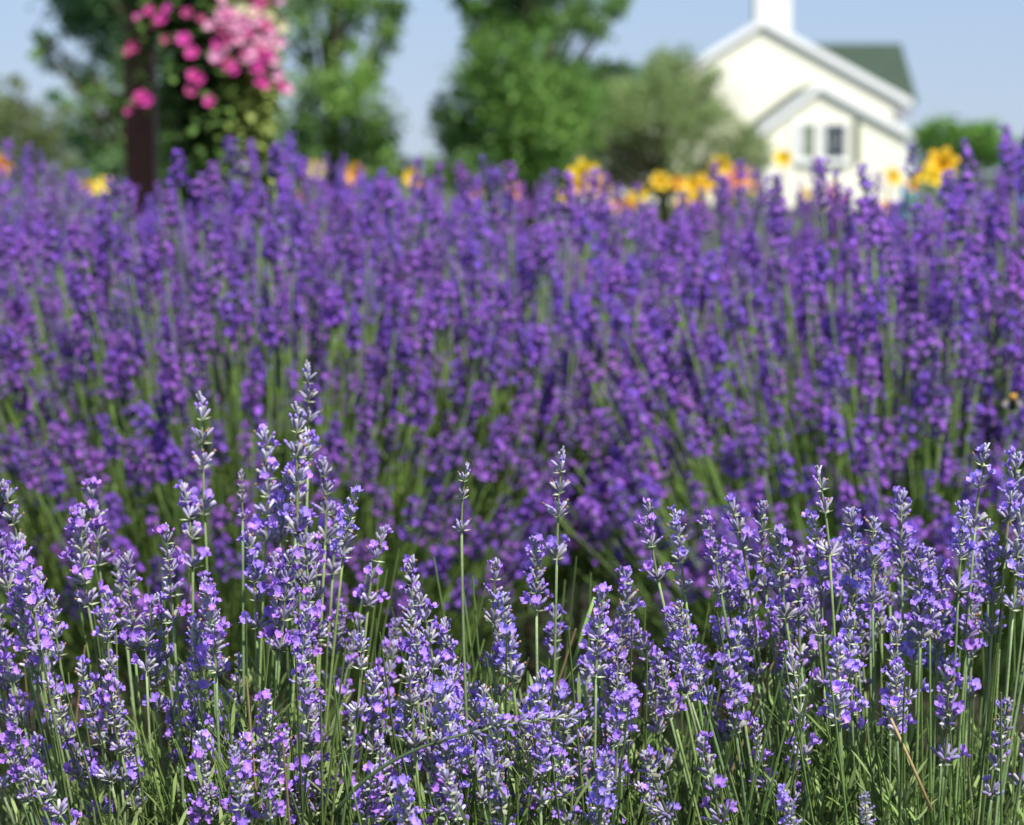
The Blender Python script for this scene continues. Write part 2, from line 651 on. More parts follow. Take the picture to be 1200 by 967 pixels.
ENV = [(0, 575), (60, 620), (110, 575), (165, 640), (235, 600), (300, 590), (345, 520), (385, 560), (420, 620), (480, 680), (520, 720), (590, 680), (650, 650), (700, 700), (740, 690), (800, 690), (850, 620), (905, 625), (935, 650), (990, 610), (1050, 600), (1100, 620), (1150, 590), (1200, 590)]


def front_stem(px, py, Y, kind, label=None, lean=None, scale=1.0, rad=.00095, col=None, spike=None):
    pi_ = front_plant(px)
    pl = front[pi_]
    tip = at(px, py, Y)
    c = Vector((pl.location.x, pl.location.y, .42))
    bx2 = c.x + (tip.x - c.x) * .62 + random.uniform(-.012, .012)
    if lean is not None:
        bx2 = tip.x - lean
    base = Vector((bx2, c.y + (tip.y - c.y) * .5, random.uniform(.40, .46)))
    out = Vector((tip.x - base.x, tip.y - base.y, 0))
    bulge = out * random.uniform(-.15, .25) + Vector((random.uniform(-.006, .006), random.uniform(-.006, .006), 0))
    return add_stem(pl, base, tip, bulge, kind, rad, col, label, scale, spike)


heroes = [
    # px, py, Y, kind, scale
    (12, 562, 1.42, 'left', 1.1), (32, 640, 1.35, 'left', 1), (112, 567, 1.44, 'left', 1.15), (84, 602, 1.38, 'left', 1.15), (148, 648, 1.40, 'left', 1.0),
    (196, 618, 1.33, 'left', 1.05), (234, 466, 1.52, 'sparse', 1.25), (226, 568, 1.48, 'left', 1.1), (284, 552, 1.46, 'sparse', .5), (318, 505, 1.5, 'left', 1.2),
    (345, 478, 1.40, 'sparse', 1.25), (364, 428, 1.52, 'sparse', 1.0), (386, 540, 1.46, 'left', 1.1), (410, 574, 1.38, 'right', .8), (440, 620, 1.42, 'left', 1), (476, 655, 1.4, 'left', 1),
    (500, 690, 1.33, 'left', 1), (250, 690, 1.3, 'left', 1.0), (540, 545, 1.34, 'sparse', .75), (572, 655, 1.36, 'left', 1), (655, 530, 1.37, 'sparse', 1.05), (628, 632, 1.36, 'right', 1.0),
    (700, 690, 1.33, 'right', 1), (738, 672, 1.40, 'right', 1), (751, 590, 1.36, 'right', .95), (792, 600, 1.38, 'right', .95), (829, 604, 1.36, 'right', .9), (864, 582, 1.37, 'right', 1.15),
    (884, 592, 1.40, 'right', .9), (905, 620, 1.35, 'right', 1.1), (928, 645, 1.37, 'right', 1.1), (966, 550, 1.36, 'sparse', 1.0), (958, 602, 1.37, 'right', 1), (998, 597, 1.38, 'right', 1.1),
    (1022, 603, 1.36, 'right', 1), (1055, 580, 1.40, 'right', 1.1), (1082, 640, 1.35, 'right', 1.1), (1128, 588, 1.36, 'right', .9), (1150, 520, 1.36, 'sparse', 1.0), (1185, 532, 1.38, 'right', 1.2),
    (1197, 596, 1.36, 'right', 1.2), (1100, 655, 1.4, 'right', 1), (1048, 783, 1.27, 'right', .95), (978, 760, 1.28, 'right', 1.1), (1118, 782, 1.26, 'right', 1.1),
    (276, 880, 1.22, 'left', .8), (922, 930, 1.2, 'right', .8), (1017, 932, 1.21, 'sparse', .7), (1178, 830, 1.24, 'right', 1.0), (820, 860, 1.24, 'right', 1.1),
    (350, 505, 1.45, 'left', 1.1), (330, 560, 1.42, 'left', 1.1), (362, 600, 1.40, 'left', 1.1), (338, 640, 1.38, 'left', 1.1), (376, 628, 1.42, 'left', 1), (300, 625, 1.4, 'left', 1), (395, 590, 1.5, 'left', 1),
    (590, 640 + 60, 1.34, 'right', 1), (520, 640 + 85, 1.36, 'left', .9),
]
for (px, py, Y, kind, sc) in heroes:
    front_stem(px, py, Y, kind, scale=sc)
ex = [e[0] for e in ENV]
ey = [e[1] for e in ENV]
cnt = [0, 0, 0]
for i in range(400):
    px = random.uniform(-60, 1260)
    k = front_plant(px)
    lim = (99, 72, 96)[k]
    if cnt[k] + sum(1 for h in heroes if front_plant(h[0]) == k) >= lim:
        continue
    e = float(np.interp(px, ex, ey))
    if px < 760:
        py = e + 20 + abs(random.betavariate(1.25, 1.2)) * (905 - e)
    else:
        py = e + 10 + random.betavariate(1.0, 2.4) * (880 - e)
    Y = 1.50 - (py - 560) / 400 * .27 + random.uniform(-.10, .13)
    kind = 'left' if px < 470 else ('right' if px > 640 else random.choice(['left', 'right', 'right']))
    if random.random() < .1:
        kind = 'sparse'
    front_stem(px, py, Y, kind, scale=random.uniform(.8, 1.08), rad=random.uniform(.0008, .0011))
    cnt[k] += 1

# the stem that has flopped across the others, seen side on
pl = front[1]
sp_me = (make_spike(.066, 6, .12, P_VIO, True, 1.5, .95, .9).mesh("flower_spike", [M_petal, M_calyx]), .066)
a0, a1, a2 = at(392, 955, 1.24), at(500, 868, 1.24), at(678, 826, 1.25)
add_stem(pl, a0, a2, a1 - (a0 + a2) * .5, 'right', .00105, (0.05, 0.085, 0.025), "dark stem lying across the upright ones, its spike pointing sideways", .95, sp_me)
# the dry straw coloured stalk and the cut stem end
mb = MB()
b0 = at(1092, 950, 1.25)
mb.tube([at(1092, 950, 1.25) - b0, at(1066, 890, 1.25) - b0, at(1044, 842, 1.25) - b0], [.0011, .0009, .0008], 5, (.42, .30, .14))
o = mb.build("dry_stalk", M_stem, front[2], b0 - front[2].location)
mb = MB()
b0 = at(672, 780, 1.36)
mb.tube([b0 - b0, at(683, 740, 1.36) - b0, at(697, 700, 1.36) - b0], [.0014, .0013, .0011], 6, (.22, .33, .10))
mb.build("cut_stem", M_stem, front[1], b0 - front[1].location)

# foliage of the front plants
for k, pl in enumerate(front):
    mb = MB()
    for i in range(620):
        x = random.uniform(-.19, .19)
        y = random.uniform(-.27, .14)
        rr = (x / .2) ** 2 + (y / .3) ** 2
        top = .552 + .03 * math.cos(x * 30 + k) - .10 * rr + random.uniform(-.05, .04)
        H = random.uniform(.06, .11)
        d = Vector((x * 1.6 + random.uniform(-.3, .3), y * 1.3 + random.uniform(-.3, .3), 1))
        c = random.choice([(0.18, 0.27, 0.075), (0.22, 0.29, 0.11), (0.15, 0.23, 0.06)])
        shoot(mb, Vector((x, y, top - H)), d, H, random.randint(8, 13), .032, c)
    # dry straw coloured stalks among the leaves
    for i in range(3):
        x = random.uniform(-.18, .18); y = random.uniform(-.25, .1)
        mb.tube([(x * .8, y, .40), (x, y, .52), (x + random.uniform(-.05, .05), y - .01, random.uniform(.58, .64))], [.001, .0009, .0006], 4, jit((.40, .30, .15), .2))
    # bare side shoots and thin unflowered stems
    for i in range(110):
        x = random.uniform(-.18, .18); y = random.uniform(-.2, .2)
        b = Vector((x * .7, y * .7, .38))
        t = Vector((x + random.uniform(-.04, .04), y, random.uniform(.55, .66)))
        mb.tube(stem_path(b, t, Vector((0, 0, 0)), 4), [.0009, .0009, .0008, .0007, .0005], 4, jit((.12, .19, .055), .3))
    mb.build("foliage", M_leaf, pl, (0, 0, 0), False)
    # woody base
    mb = MB()
    for i in range(26):
        a = random.uniform(0, 6.28); r_ = random.uniform(.03, .15)
        mb.tube([(0.25 * r_ * math.cos(a), .25 * r_ * math.sin(a), -.02), (r_ * .8 * math.cos(a), r_ * .8 * math.sin(a), .2), (r_ * 1.1 * math.cos(a), r_ * 1.1 * math.sin(a), .42)], [.006, .004, .002], 5, (.10, .07, .045))
    mb.build("woody_base", M_bark, pl)

# ------------------------------------------------------------------ back lavender bushes
GB = "lavender bushes of the rows behind"


def back_bush(label, cx, cy, rx, top, n_ind, n_rest, sub=True, seed=0, tilt=0.0, maxth=.55, foliage=300, green=(0.14, 0.24, 0.05)):
    random.seed(seed)
    root = thing("lavender_bush", label, "lavender bush", (cx, cy, .03), GB)
    H = top - .25

    def sample(frontal):
        while True:
            th = math.acos(1 - random.random() * maxth)
            ph = random.uniform(0, 2 * math.pi)
            if frontal and math.sin(ph) > .15 and random.random() < .85 and th > .3:
                continue
            k = random.uniform(.72, 1.07) + (random.uniform(.02, .07) if random.random() < .07 else 0)
            n = Vector((math.sin(th) * math.cos(ph), math.sin(th) * math.sin(ph), math.cos(th)))
            p = Vector((cx + n.x * rx * k + tilt * n.z, cy + n.y * rx * k, .25 + n.z * H * k + random.uniform(-.03, .03)))
            b = Vector((cx + n.x * rx * .58 + random.uniform(-.03, .03), cy + n.y * rx * .58, .25 + n.z * H * .22))
            return n, p, b
    for i in range(n_ind):
        n, p, b = sample(True)
        out = Vector((n.x, n.y, 0)) * random.uniform(-.02, .05)
        if sub:
            add_stem(root, b, p, out, 'back', .0009, jit((.12, .20, .05), .2), scale=random.uniform(.85, 1.2))
        else:
            me, Ls, Lh = random.choice(far_stems)
            v = p - b
            s = v.length / Lh
            st = link("flower_stem", me, root, b - root.location)
            st.rotation_mode = 'QUATERNION'
            st.rotation_quaternion = Vector((0, 0, 1)).rotation_difference(v.normalized()) @ Quaternion((0, 0, 1), random.uniform(0, 6.28))
            st.scale = (1, 1, s)
    if n_rest:
        mb = MB()
        for i in range(n_rest):
            n, p, b = sample(False)
            m_, Ls = random.choice(back_mb)
            v = p - b
            tan = (v.normalized() + Vector((0, 0, .15))).normalized()
            foot = p - tan * Ls
            mb.tube([b - root.location, (b + foot) * .5 - root.location + n * .01, foot - root.location], [.0012, .0011, .001], 4, jit((.12, .2, .05), .2), 1)
            M = Matrix.Translation(foot - root.location) @ (Vector((0, 0, 1)).rotation_difference(tan) @ Quaternion((0, 0, 1), random.uniform(0, 6.28))).to_matrix().to_4x4()
            mb.merge(m_, M)
        o = mb.build("further_flower_stems", [M_petal, M_calyx], root)
        o["kind"] = "stuff"
    # leafy dome under the flowers
    mb = MB()
    for i in range(foliage):
        a = random.uniform(math.pi, 2 * math.pi) + random.uniform(-.3, .3)
        zz = random.uniform(.02, .42)
        rr = rx * random.uniform(.45, .85) * (1 - .35 * (zz / .45) ** 2)
        q = Vector((rr * math.cos(a), rr * math.sin(a), zz))
        shoot(mb, q, Vector((math.cos(a) * .8, math.sin(a) * .8, random.uniform(.3, 1.2))), random.uniform(.08, .16), 10, .05, jit(green, .3))
    for i in range(foliage):
        n, p, b = sample(random.random() < .8)
        t = random.uniform(.30, .62)
        q = Vector((cx, cy, .2)) + Vector((n.x * rx, n.y * rx, n.z * H)) * t
        d = (n * .7 + Vector((random.uniform(-.35, .35), random.uniform(-.35, .35), .9)))
        shoot(mb, q - root.location, d, random.uniform(.08, .15), 9, .045, jit(green, .3))
    for i in range(int(foliage * .5)):
        n, p, b = sample(True)
        e = b + (p - b) * random.uniform(.55, .85) + Vector((random.uniform(-.03, .03), random.uniform(-.03, .03), 0))
        mb.tube([b - root.location, (b + e) * .5 + n * .01 - root.location, e - root.location], [.0012, .0011, .0007], 4, jit((.18, .29, .06), .3))
    mb.build("foliage", M_leaf, root, None, False)
    mb = MB()
    for i in range(16):
        a = random.uniform(0, 6.28); r_ = random.uniform(.05, rx * .5)
        mb.tube([(.2 * r_ * math.cos(a), .2 * r_ * math.sin(a), -.03), (r_ * math.cos(a), r_ * math.sin(a), .28)], [.009, .004], 5, (.09, .065, .045))
    mb.build("woody_base", M_bark, root)
    return root


far_stems = []
random.seed(77)
for i in range(18):
    m_, Ls = back_mb[i % 20]
    mb = MB()
    Lh = .34
    mb.tube([(0, 0, 0), (.006, 0, (Lh - Ls) * .5), (0, 0, Lh - Ls)], [.0012, .0012, .001], 4, (.12, .2, .05), 1)
    mb.merge(m_, Matrix.Translation((0, 0, Lh - Ls)))
    far_stems.append((mb.mesh("flower_stem", [M_petal, M_calyx]), Ls, Lh))

# nearest of the rows behind
back_bush("violet lavender bush behind the highest pale spikes, fanning out over green stems", -.36, 2.90, .56, .93, 100, 650, True, 1, -.03, .60)
back_bush("deep violet lavender bush between the two wide green ones, its spikes crowded together", .02, 3.18, .50, .925, 100, 260, True, 2, 0, .28)
back_bush("tall purple lavender bush in front of the cream house, stems bare below", .50, 2.92, 0.56, .925, 100, 650, True, 3, -.02, .58)
back_bush("lavender bush cut by the left edge of the picture beneath the yellowish shrub", -.92, 2.9, .46, .94, 100, 280, True, 4, 0, .60)
back_bush("lavender bush cut by the right edge of the picture below the hedge", .80, 3.0, .46, 1.03, 100, 280, True, 5, 0, .58)
far = [(-.85, 4.0, .48, .955, "blurred lavender bush behind the first row, below the flower basket post"),
       (-.25, 3.95, .48, .955, "blurred lavender bush behind the first row, below the sky gap between the two trees"),
       (.32, 3.9, .48, .925, "blurred lavender bush behind the first row, below the grey green shrub"),
       (.88, 4.0, .48, .94, "blurred lavender bush behind the first row, below the house gable window"),
       (-1.1, 4.95, .5, 1.0, "farthest lavender bush, beneath the dark bluish tree"),
       (-.52, 4.9, .5, .985, "farthest lavender bush, beneath the bright green tree beside the basket"),
       (.04, 4.9, .5, .955, "farthest lavender bush, beneath the green tree in the middle"),
       (.6, 4.9, .5, .93, "farthest lavender bush, with the yellow daylilies right behind it"),
       (1.15, 4.9, .5, .95, "farthest lavender bush, beneath the porch of the house")]
for i, (x, y, r_, tp, lb) in enumerate(far):
    back_bush(lb, x, y, r_, tp - .012, 100, 340 if i < 4 else 200, False, 20 + i, 0, .4, 140)
random.seed(5)

# ------------------------------------------------------------------ bumblebee
bp_ = at(1187, 469, 2.42)
bee = thing("bumblebee", "dark bumblebee with an orange yellow collar sitting on a violet lavender spike", "bumblebee", bp_)


def blob(mb, c, r, col, seg=12, ring=8):
    vs, fs = [], []
    for i in range(ring + 1):
        th = math.pi * i / ring
        for k in range(seg):
            a = 2 * math.pi * k / seg
            vs.append((c[0] + r[0] * math.sin(th) * math.cos(a), c[1] + r[1] * math.sin(th) * math.sin(a), c[2] + r[2] * math.cos(th)))
    for i in range(ring):
        for k in range(seg):
            k2 = (k + 1) % seg
            fs.append((i * seg + k, (i + 1) * seg + k, (i + 1) * seg + k2, i * seg + k2))
    mb.add(vs, fs, col)


mb = MB(); blob(mb, (0, 0, -.005), (.0045, .0045, .0075), (.01, .009, .008)); mb.build("abdomen", M_fuzz, bee)
mb = MB(); blob(mb, (0, 0, .004), (.0042, .0042, .0042), (.55, .30, .05)); mb.build("thorax", M_fuzz, bee)
mb = MB(); blob(mb, (0, -.001, .009), (.0025, .0025, .0022), (.01, .01, .01)); mb.build("head", M_fuzz, bee)
for s in (-1, 1):
    mb = MB()
    vs = [(s * .002, 0, .004), (s * .007, -.001, .004), (s * .012, -.002, -.003), (s * .010, -.002, -.007), (s * .005, -.001, -.004)]
    vs2 = [(x, y + .0002, z) for x, y, z in vs]
    mb.add(vs + vs2, [(0, 1, 2, 3, 4), (9, 8, 7, 6, 5)] + [(i, (i + 1) % 5, (i + 1) % 5 + 5, i + 5) for i in range(5)], (.3, .27, .25))
    mb.build("wing", M_flower, bee)

# ------------------------------------------------------------------ daylilies
GL = "daylilies behind the lavender"


def lily_flower(col, size, open_=1.0):
    mb = MB()
    for k in range(6):
        a = k * math.pi / 3
        out = Vector((math.cos(a), math.sin(a), 0))
        side = Vector((-math.sin(a), math.cos(a), 0))
        rows = []
        for t, w_, r_, z in [(0, .08, .03, 0), (.35, .26, .12, .30), (.7, .34, .34, .52), (.9, .24, .50, .56), (1, .03, .60, .50)]:
            p = out * size * r_ * open_ * 1.0 + Vector((0, 0, size * z))
            rows.append([p - side * size * w_ * .5, p + Vector((0, 0, -.02 * size)), p + side * size * w_ * .5])
        vs = [v for r__ in rows for v in r__]
        fs = []
        for i in range(4):
            for s in range(2):
                q = i * 3 + s
                fs.append((q, q + 1, q + 4, q + 3))
        mb.add(vs, fs, jit(col, .1))
    for k in range(5):
        a = k * 1.25
        mb.tube([(0, 0, .05 * size), (.12 * size * math.cos(a), .12 * size * math.sin(a), .55 * size)], [.001, .0015], 4, (.5, .25, .03))
    return mb


def lily(label, px, Y, flowers, seed):
    random.seed(seed)
    if px < 650:
        flowers = [(a_, b_ - 3, c_, s_ * 1.0) for a_, b_, c_, s_ in flowers]
    x0 = at(px, 210, Y).x
    root = thing("daylily", label, "daylily", (x0, Y, 0), GL)
    mb = MB()
    for i in range(34):
        a = random.uniform(0, 6.28)
        L = random.uniform(.4, .8)
        p = Vector((random.uniform(-.06, .06), random.uniform(-.06, .06), 0))
        o_ = Vector((math.cos(a), math.sin(a), 0))
        pts = [p, p + o_ * L * .15 + Vector((0, 0, L * .55)), p + o_ * L * .4 + Vector((0, 0, L * .85)), p + o_ * L * .7 + Vector((0, 0, L * .75))]
        s = Vector((-o_.y, o_.x, 0))
        vs = []
        for q, w_ in zip(pts, (.012, .022, .018, .002)):
            vs += [q - s * w_ * .5, q + s * w_ * .5]
        mb.add(vs, [(0, 1, 3, 2), (2, 3, 5, 4), (4, 5, 7, 6)], jit((.07, .14, .03), .3))
    mb.build("leaves", M_leaf, root, None, False)
    for (fx, fy, col, size) in flowers:
        p = at(fx, fy, Y + random.uniform(-.15, .15)) - root.location
        d = Vector((random.uniform(-.5, .5), -1, random.uniform(.1, .6))).normalized()
        foot = p - d * size * .5
        mb = MB()
        pts = stem_path((random.uniform(-.03, .03), 0, 0), foot, Vector((0, .03, .1)), 6)
        mb.tube(pts, .004, 5, (.09, .16, .04))
        st = mb.build("stalk", M_stem, root)
        f = lily_flower(col, size * .70, random.uniform(.8, 1.1)).build("flower", M_flower, st, foot)
        f.rotation_mode = 'QUATERNION'
        f.rotation_quaternion = Vector((0, 0, 1)).rotation_difference(d)


YEL = (.80, .52, .02); ORA = (.80, .34, .04); SAL = (.78, .32, .16); LEM = (.75, .62, .10)
lily("daylily with the largest yellow bloom, in front of the grey green shrub", 692, 8.0, [(688, 205, YEL, .18), (702, 214, YEL, .15), (677, 216, YEL, .12)], 1)
lily("low salmon and orange daylily beside the large yellow bloom", 722, 7.4, [(722, 238, SAL, .09), (735, 240, ORA, .08)], 2)
lily("daylily with an upright yellow bloom left of the group of four", 776, 7.8, [(775, 210, YEL, .11), (796, 214, ORA, .07)], 3)
lily("daylily plant bearing a cluster of four yellow blooms before the shrub", 822, 7.8, [(810, 215, YEL, .09), (829, 213, YEL, .10), (845, 194, YEL, .10), (818, 234, YEL, .09)], 4)
lily("salmon orange daylily next to the cluster of four yellow blooms", 868, 7.6, [(868, 208, SAL, .12)], 5)
lily("yellow daylily directly under the house porch gable", 918, 7.9, [(918, 183, YEL, .10)], 6)
lily("golden orange daylily under the right corner of the house", 1050, 7.9, [(1050, 205, YEL, .10), (1038, 240, ORA, .06)], 7)
lily("tall single yellow daylily right of the house", 1104, 6.2, [(1104, 187, (.8, .47, .02), .13), (1098, 205, YEL, .08)], 8)
lily("orange daylily at the foot of the hanging basket", 237, 7.4, [(237, 224, ORA, .09), (243, 236, SAL, .06)], 9)
lily("yellow daylily under the trailing pale green vine", 292, 7.5, [(292, 228, YEL, .09), (345, 236, ORA, .08)], 10)
lily("small yellow daylily left of the brown post", 105, 7.4, [(103, 222, YEL, .08), (122, 218, LEM, .08)], 11)
lily("orange daylily below the bright green tree", 413, 7.6, [(413, 207, ORA, .10), (371, 200, LEM, .09)], 12)
lily("yellow daylily seen below the gap of sky", 480, 7.6, [(481, 209, YEL, .09), (487, 218, ORA, .07)], 13)
lily("salmon daylily low under the tree in the middle", 600, 7.6, [(600, 226, SAL, .09), (560, 228, SAL, .07)], 14)
lily("orange daylily at the left edge under the yellowish shrub", 2, 7.5, [(1, 196, ORA, .09)], 15)

lily("low golden daylily between the salmon bloom and the upright yellow one", 750, 8.6, [(752, 226, YEL, .08), (742, 232, YEL, .07)], 16)
lily("low orange daylily under the cluster of four yellow blooms", 805, 8.8, [(800, 236, ORA, .08), (812, 228, YEL, .07)], 17)
lily("low yellow daylily left of the porch under the salmon orange one", 885, 8.6, [(858, 226, YEL, .08), (886, 218, YEL, .08)], 18)
lily("yellow daylily close to the porch corner beside the rose pink flowers", 945, 8.8, [(946, 226, YEL, .07)], 19)
lily("golden daylily in the shade of the tall single yellow one", 1088, 8.4, [(1080, 205, YEL, .08), (1070, 216, ORA, .07)], 20)
lily("low yellow daylily where the shrub meets the tree in the middle", 665, 8.8, [(662, 228, YEL, .07), (672, 219, YEL, .07)], 21)


def flower_clump(name, label, px, py, Y, rad, col, cat, n=60, fs=.05):
    root = thing(name, label, cat, (at(px, py, Y).x, Y, 0))
    top = at(px, py, Y).z
    mb = MB(); fb = MB()
    for i in range(n):
        a = random.uniform(0, 6.28); r_ = rad * math.sqrt(random.random())
        z = top * random.uniform(.75, 1.0) - (r_ / rad) ** 2 * top * .15
        p = Vector((r_ * math.cos(a), r_ * math.sin(a), z))
        mb.tube([(p.x * .3, p.y * .3, 0), p * .97], [.006, .004], 4, (.07, .13, .03))
        for j in range(5):
            an = random.uniform(0, 6.28)
            leaf_blade(mb, p * random.uniform(.5, .92), Vector((math.cos(an), math.sin(an), .4)), .10, .03, jit((.07, .14, .03), .3))
        for j in range(9):
            an = random.uniform(0, 6.28); el = random.uniform(-.2, 1.4)
            d = Vector((math.cos(an) * math.cos(el), math.sin(an) * math.cos(el), math.sin(el)))
            petal_lobe(fb, p + d * fs * .3, (d + Vector((0, 0, .2))).normalized(), frame(d)[1], fs, fs * .9, jit(col, .15), jit(col, .1))
    mb.build("foliage", M_leaf, root, None, False)
    fb.build("flower_heads", [M_flower], root)
    return root


flower_clump("flowering_phlox", "rose pink flower clump at the foot of the house porch", 979, 214, 16, .095, (.75, .10, .20), "flowering plant", 26, .035)
flower_clump("blue_hydrangea", "pale blue flower clump beneath the right corner of the house", 1061, 218, 15, .09, (.35, .62, .85), "flowering plant", 22, .04)

# ------------------------------------------------------------------ post with hanging flower basket
random.seed(9)
YB = 6.5
pc = at(167, 203, YB + .25)
post = thing("wooden_post", "dark reddish brown wooden post the flower basket hangs from", "post", (pc.x, pc.y, 0))
mb = MB(); mb.box((-.042, -.042, -.1), (.042, .042, 2.3), (.13, .045, .035)); mb.build("shaft", M_post, post, None, False)
mb = MB(); mb.box((-.055, -.055, 2.3), (.055, .055, 2.34), (.13, .045, .035))
mb.add([(-.05, -.05, 2.34), (.05, -.05, 2.34), (.05, .05, 2.34), (-.05, .05, 2.34), (0, 0, 2.40)], [(0, 1, 4), (1, 2, 4), (2, 3, 4), (3, 0, 4)], (.13, .045, .035))
mb.build("cap", M_post, post, None, False)
bc = at(238, 0, YB)
arm_dx = bc.x - pc.x
arm_dy = bc.y - pc.y
mb = MB()
mb.tube([(0, 0, 2.2), (arm_dx * .5, arm_dy * .5, 2.28), (arm_dx, arm_dy, 2.24), (arm_dx, arm_dy, 2.19)], .009, 6, (.02, .02, .02))
mb.tube([(0, 0, 2.0), (arm_dx * .3, arm_dy * .3, 2.08), (arm_dx * .5, arm_dy * .5, 2.27)], .006, 6, (.02, .02, .02))
mb.build("bracket_arm", M_post, post)
basket = thing("hanging_basket", "hanging basket overflowing with pink petunias and trailing green vines", "hanging basket", (bc.x, bc.y, 1.52))
mb = MB()
mb.lathe([(.02, 0), (.10, .02), (.16, .07), (.19, .15), (.20, .16), (.18, .15), (.15, .08), (.02, .05)], 24, (.05, .03, .02))
mb.build("basket_bowl", M_bark, basket)
for k in range(3):
    a = k * 2.09
    mb = MB(); mb.tube([(.19 * math.cos(a), .19 * math.sin(a), .16), (0, 0, .67)], .003, 5, (.03, .03, .03)); mb.build("hanger_wire", M_post, basket)


def vine_mass(pts, col, leafsize, n, spread):
    mb = MB()
    for i in range(n):
        t = random.random()
        j = min(int(t * (len(pts) - 1)), len(pts) - 2)
        s = t * (len(pts) - 1) - j
        p = pts[j].lerp(pts[j + 1], s)
        p = p + Vector((random.gauss(0, spread), random.gauss(0, spread), random.gauss(0, spread)))
        a = random.uniform(0, 6.28)
        leaf_blade(mb, p, Vector((math.cos(a), math.sin(a), random.uniform(-.6, .5))), leafsize * random.uniform(.7, 1.3), leafsize * .6, jit(col, .3), .3)
    mb.tube(pts, .002, 4, (.06, .10, .03))
    return mb


bl = basket.location
mb = MB()
for i in range(1500):
    a = random.uniform(0, 6.28); r_ = .23 * math.sqrt(random.random())
    z = .14 + random.uniform(0, .16) * (1 - (r_ / .27) ** 2)
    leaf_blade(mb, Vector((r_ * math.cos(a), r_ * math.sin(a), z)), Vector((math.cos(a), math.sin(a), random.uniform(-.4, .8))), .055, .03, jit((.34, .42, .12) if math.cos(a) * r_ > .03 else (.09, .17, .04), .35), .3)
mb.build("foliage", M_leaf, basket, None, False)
vine_specs = []
for i in range(42):
    a = i / 42 * 6.28 + random.uniform(-.1, .1)
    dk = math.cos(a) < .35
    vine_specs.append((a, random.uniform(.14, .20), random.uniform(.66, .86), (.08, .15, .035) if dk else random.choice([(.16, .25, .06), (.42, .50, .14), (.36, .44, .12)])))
for (a, r_, ln, col) in vine_specs:
    ztop = .15
    if math.cos(a) < -.5:
        ln *= .35
    pts = [Vector((r_ * .9 * math.cos(a), r_ * .9 * math.sin(a), ztop))]
    for k in range(1, 8):
        tt = k / 7
        pts.append(Vector((r_ * (1.15 - .25 * tt) * math.cos(a) + random.uniform(-.01, .01), r_ * (1.15 - .25 * tt) * math.sin(a) + random.uniform(-.01, .01), ztop - ln * tt)))
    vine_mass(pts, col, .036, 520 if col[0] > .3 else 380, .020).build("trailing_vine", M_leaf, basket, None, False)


lw = at(160, 122, YB - .2) - bl
for top_, low_ in ((at(190, 25, YB - .2) - bl, lw), (at(186, 10, YB - .2) - bl, at(150, 64, YB - .2) - bl)):
    vine_mass([top_, (top_ + low_) * .5 + Vector((-.012, -.01, .015)), low_ + Vector((0, .012, -.01))], (.10, .18, .04), .028, 90, .012).build("trailing_vine", M_leaf, basket, None, False)


def petunia(col):
    mb = MB()
    n = 20
    vs = [(0, 0, -.03)]
    cs = [tuple(x * .5 for x in col)]
    for r_, z in ((.006, -.01), (.018, 0), (.03, .004)):
        for k in range(n):
            a = 2 * math.pi * k / n
            rr = r_ * (1 + (.12 * math.cos(5 * a) if r_ > .02 else 0))
            vs.append((rr * math.cos(a), rr * math.sin(a), z + (.003 * math.cos(5 * a) if r_ > .02 else 0)))
            cs.append(col)
    fs = [(0, 1 + k, 1 + (k + 1) % n) for k in range(n)]
    for i in range(2):
        for k in range(n):
            fs.append((1 + i * n + k, 1 + (i + 1) * n + k, 1 + (i + 1) * n + (k + 1) % n, 1 + i * n + (k + 1) % n))
    mb.add(vs, fs, cs)
    return mb.mesh("petunia_flower", M_flower)


PK = petunia((.60, .055, .32)); PP = petunia((.70, .32, .50)); PD = petunia((.42, .06, .18)); PW = petunia((.66, .60, .40))
spots = [(162, 20, PK), (175, 12, PK), (188, 22, PK), (196, 10, PK), (182, 28, PD), (150, 60, PD), (156, 55, PD), (165, 112, PK), (172, 118, PK), (160, 118, PD), (150, 130, PD), (215, 46, PK), (225, 62, PK), (219, 15, PD), (194, 46, PD),
         (227, 88, PK), (233, 92, PK), (245, 118, PK), (224, 106, PD), (268, 78, PK), (272, 82, PK), (305, 82, PD), (304, 95, PK), (310, 100, PK), (325, 88, PP), (330, 100, PK), (320, 70, PP), (336, 104, PP),
         (262, 58, PP), (270, 50, PP), (280, 45, PP), (290, 38, PP), (300, 44, PP), (310, 52, PP), (286, 28, PP), (272, 26, PP), (300, 24, PP), (312, 34, PP), (256, 62, PP), (318, 58, PP), (245, 30, PP), (236, 22, PD), (296, 14, PW), (282, 8, PW), (308, 8, PW), (316, 20, PW), (328, 50, PP), (262, 10, PP), (275, 14, PW), (330, 30, PW)]
for i in range(38):
    spots.append((min(326, random.gauss(288, 24)), random.gauss(45, 26), random.choice([PP, PP, PK, PD, PD])))
for (px, py, me) in spots:
    X = at(px, py, YB - .2)
    dx = X.x - bc.x
    yy = YB - (math.sqrt(max(0.0, .25 ** 2 - min(dx * dx, .0625))) if px > 200 else .22)
    p = at(px, py, yy - .02)
    o = link("petunia_flower", me, basket, p - bl)
    o.rotation_mode = 'QUATERNION'
    o.rotation_quaternion = Vector((0, 0, 1)).rotation_difference(Vector((dx * 2 + random.uniform(-.3, .3), -1, random.uniform(0, .9))).normalized())
    s = random.uniform(.42, .66)
    o.scale = (s, s, s)

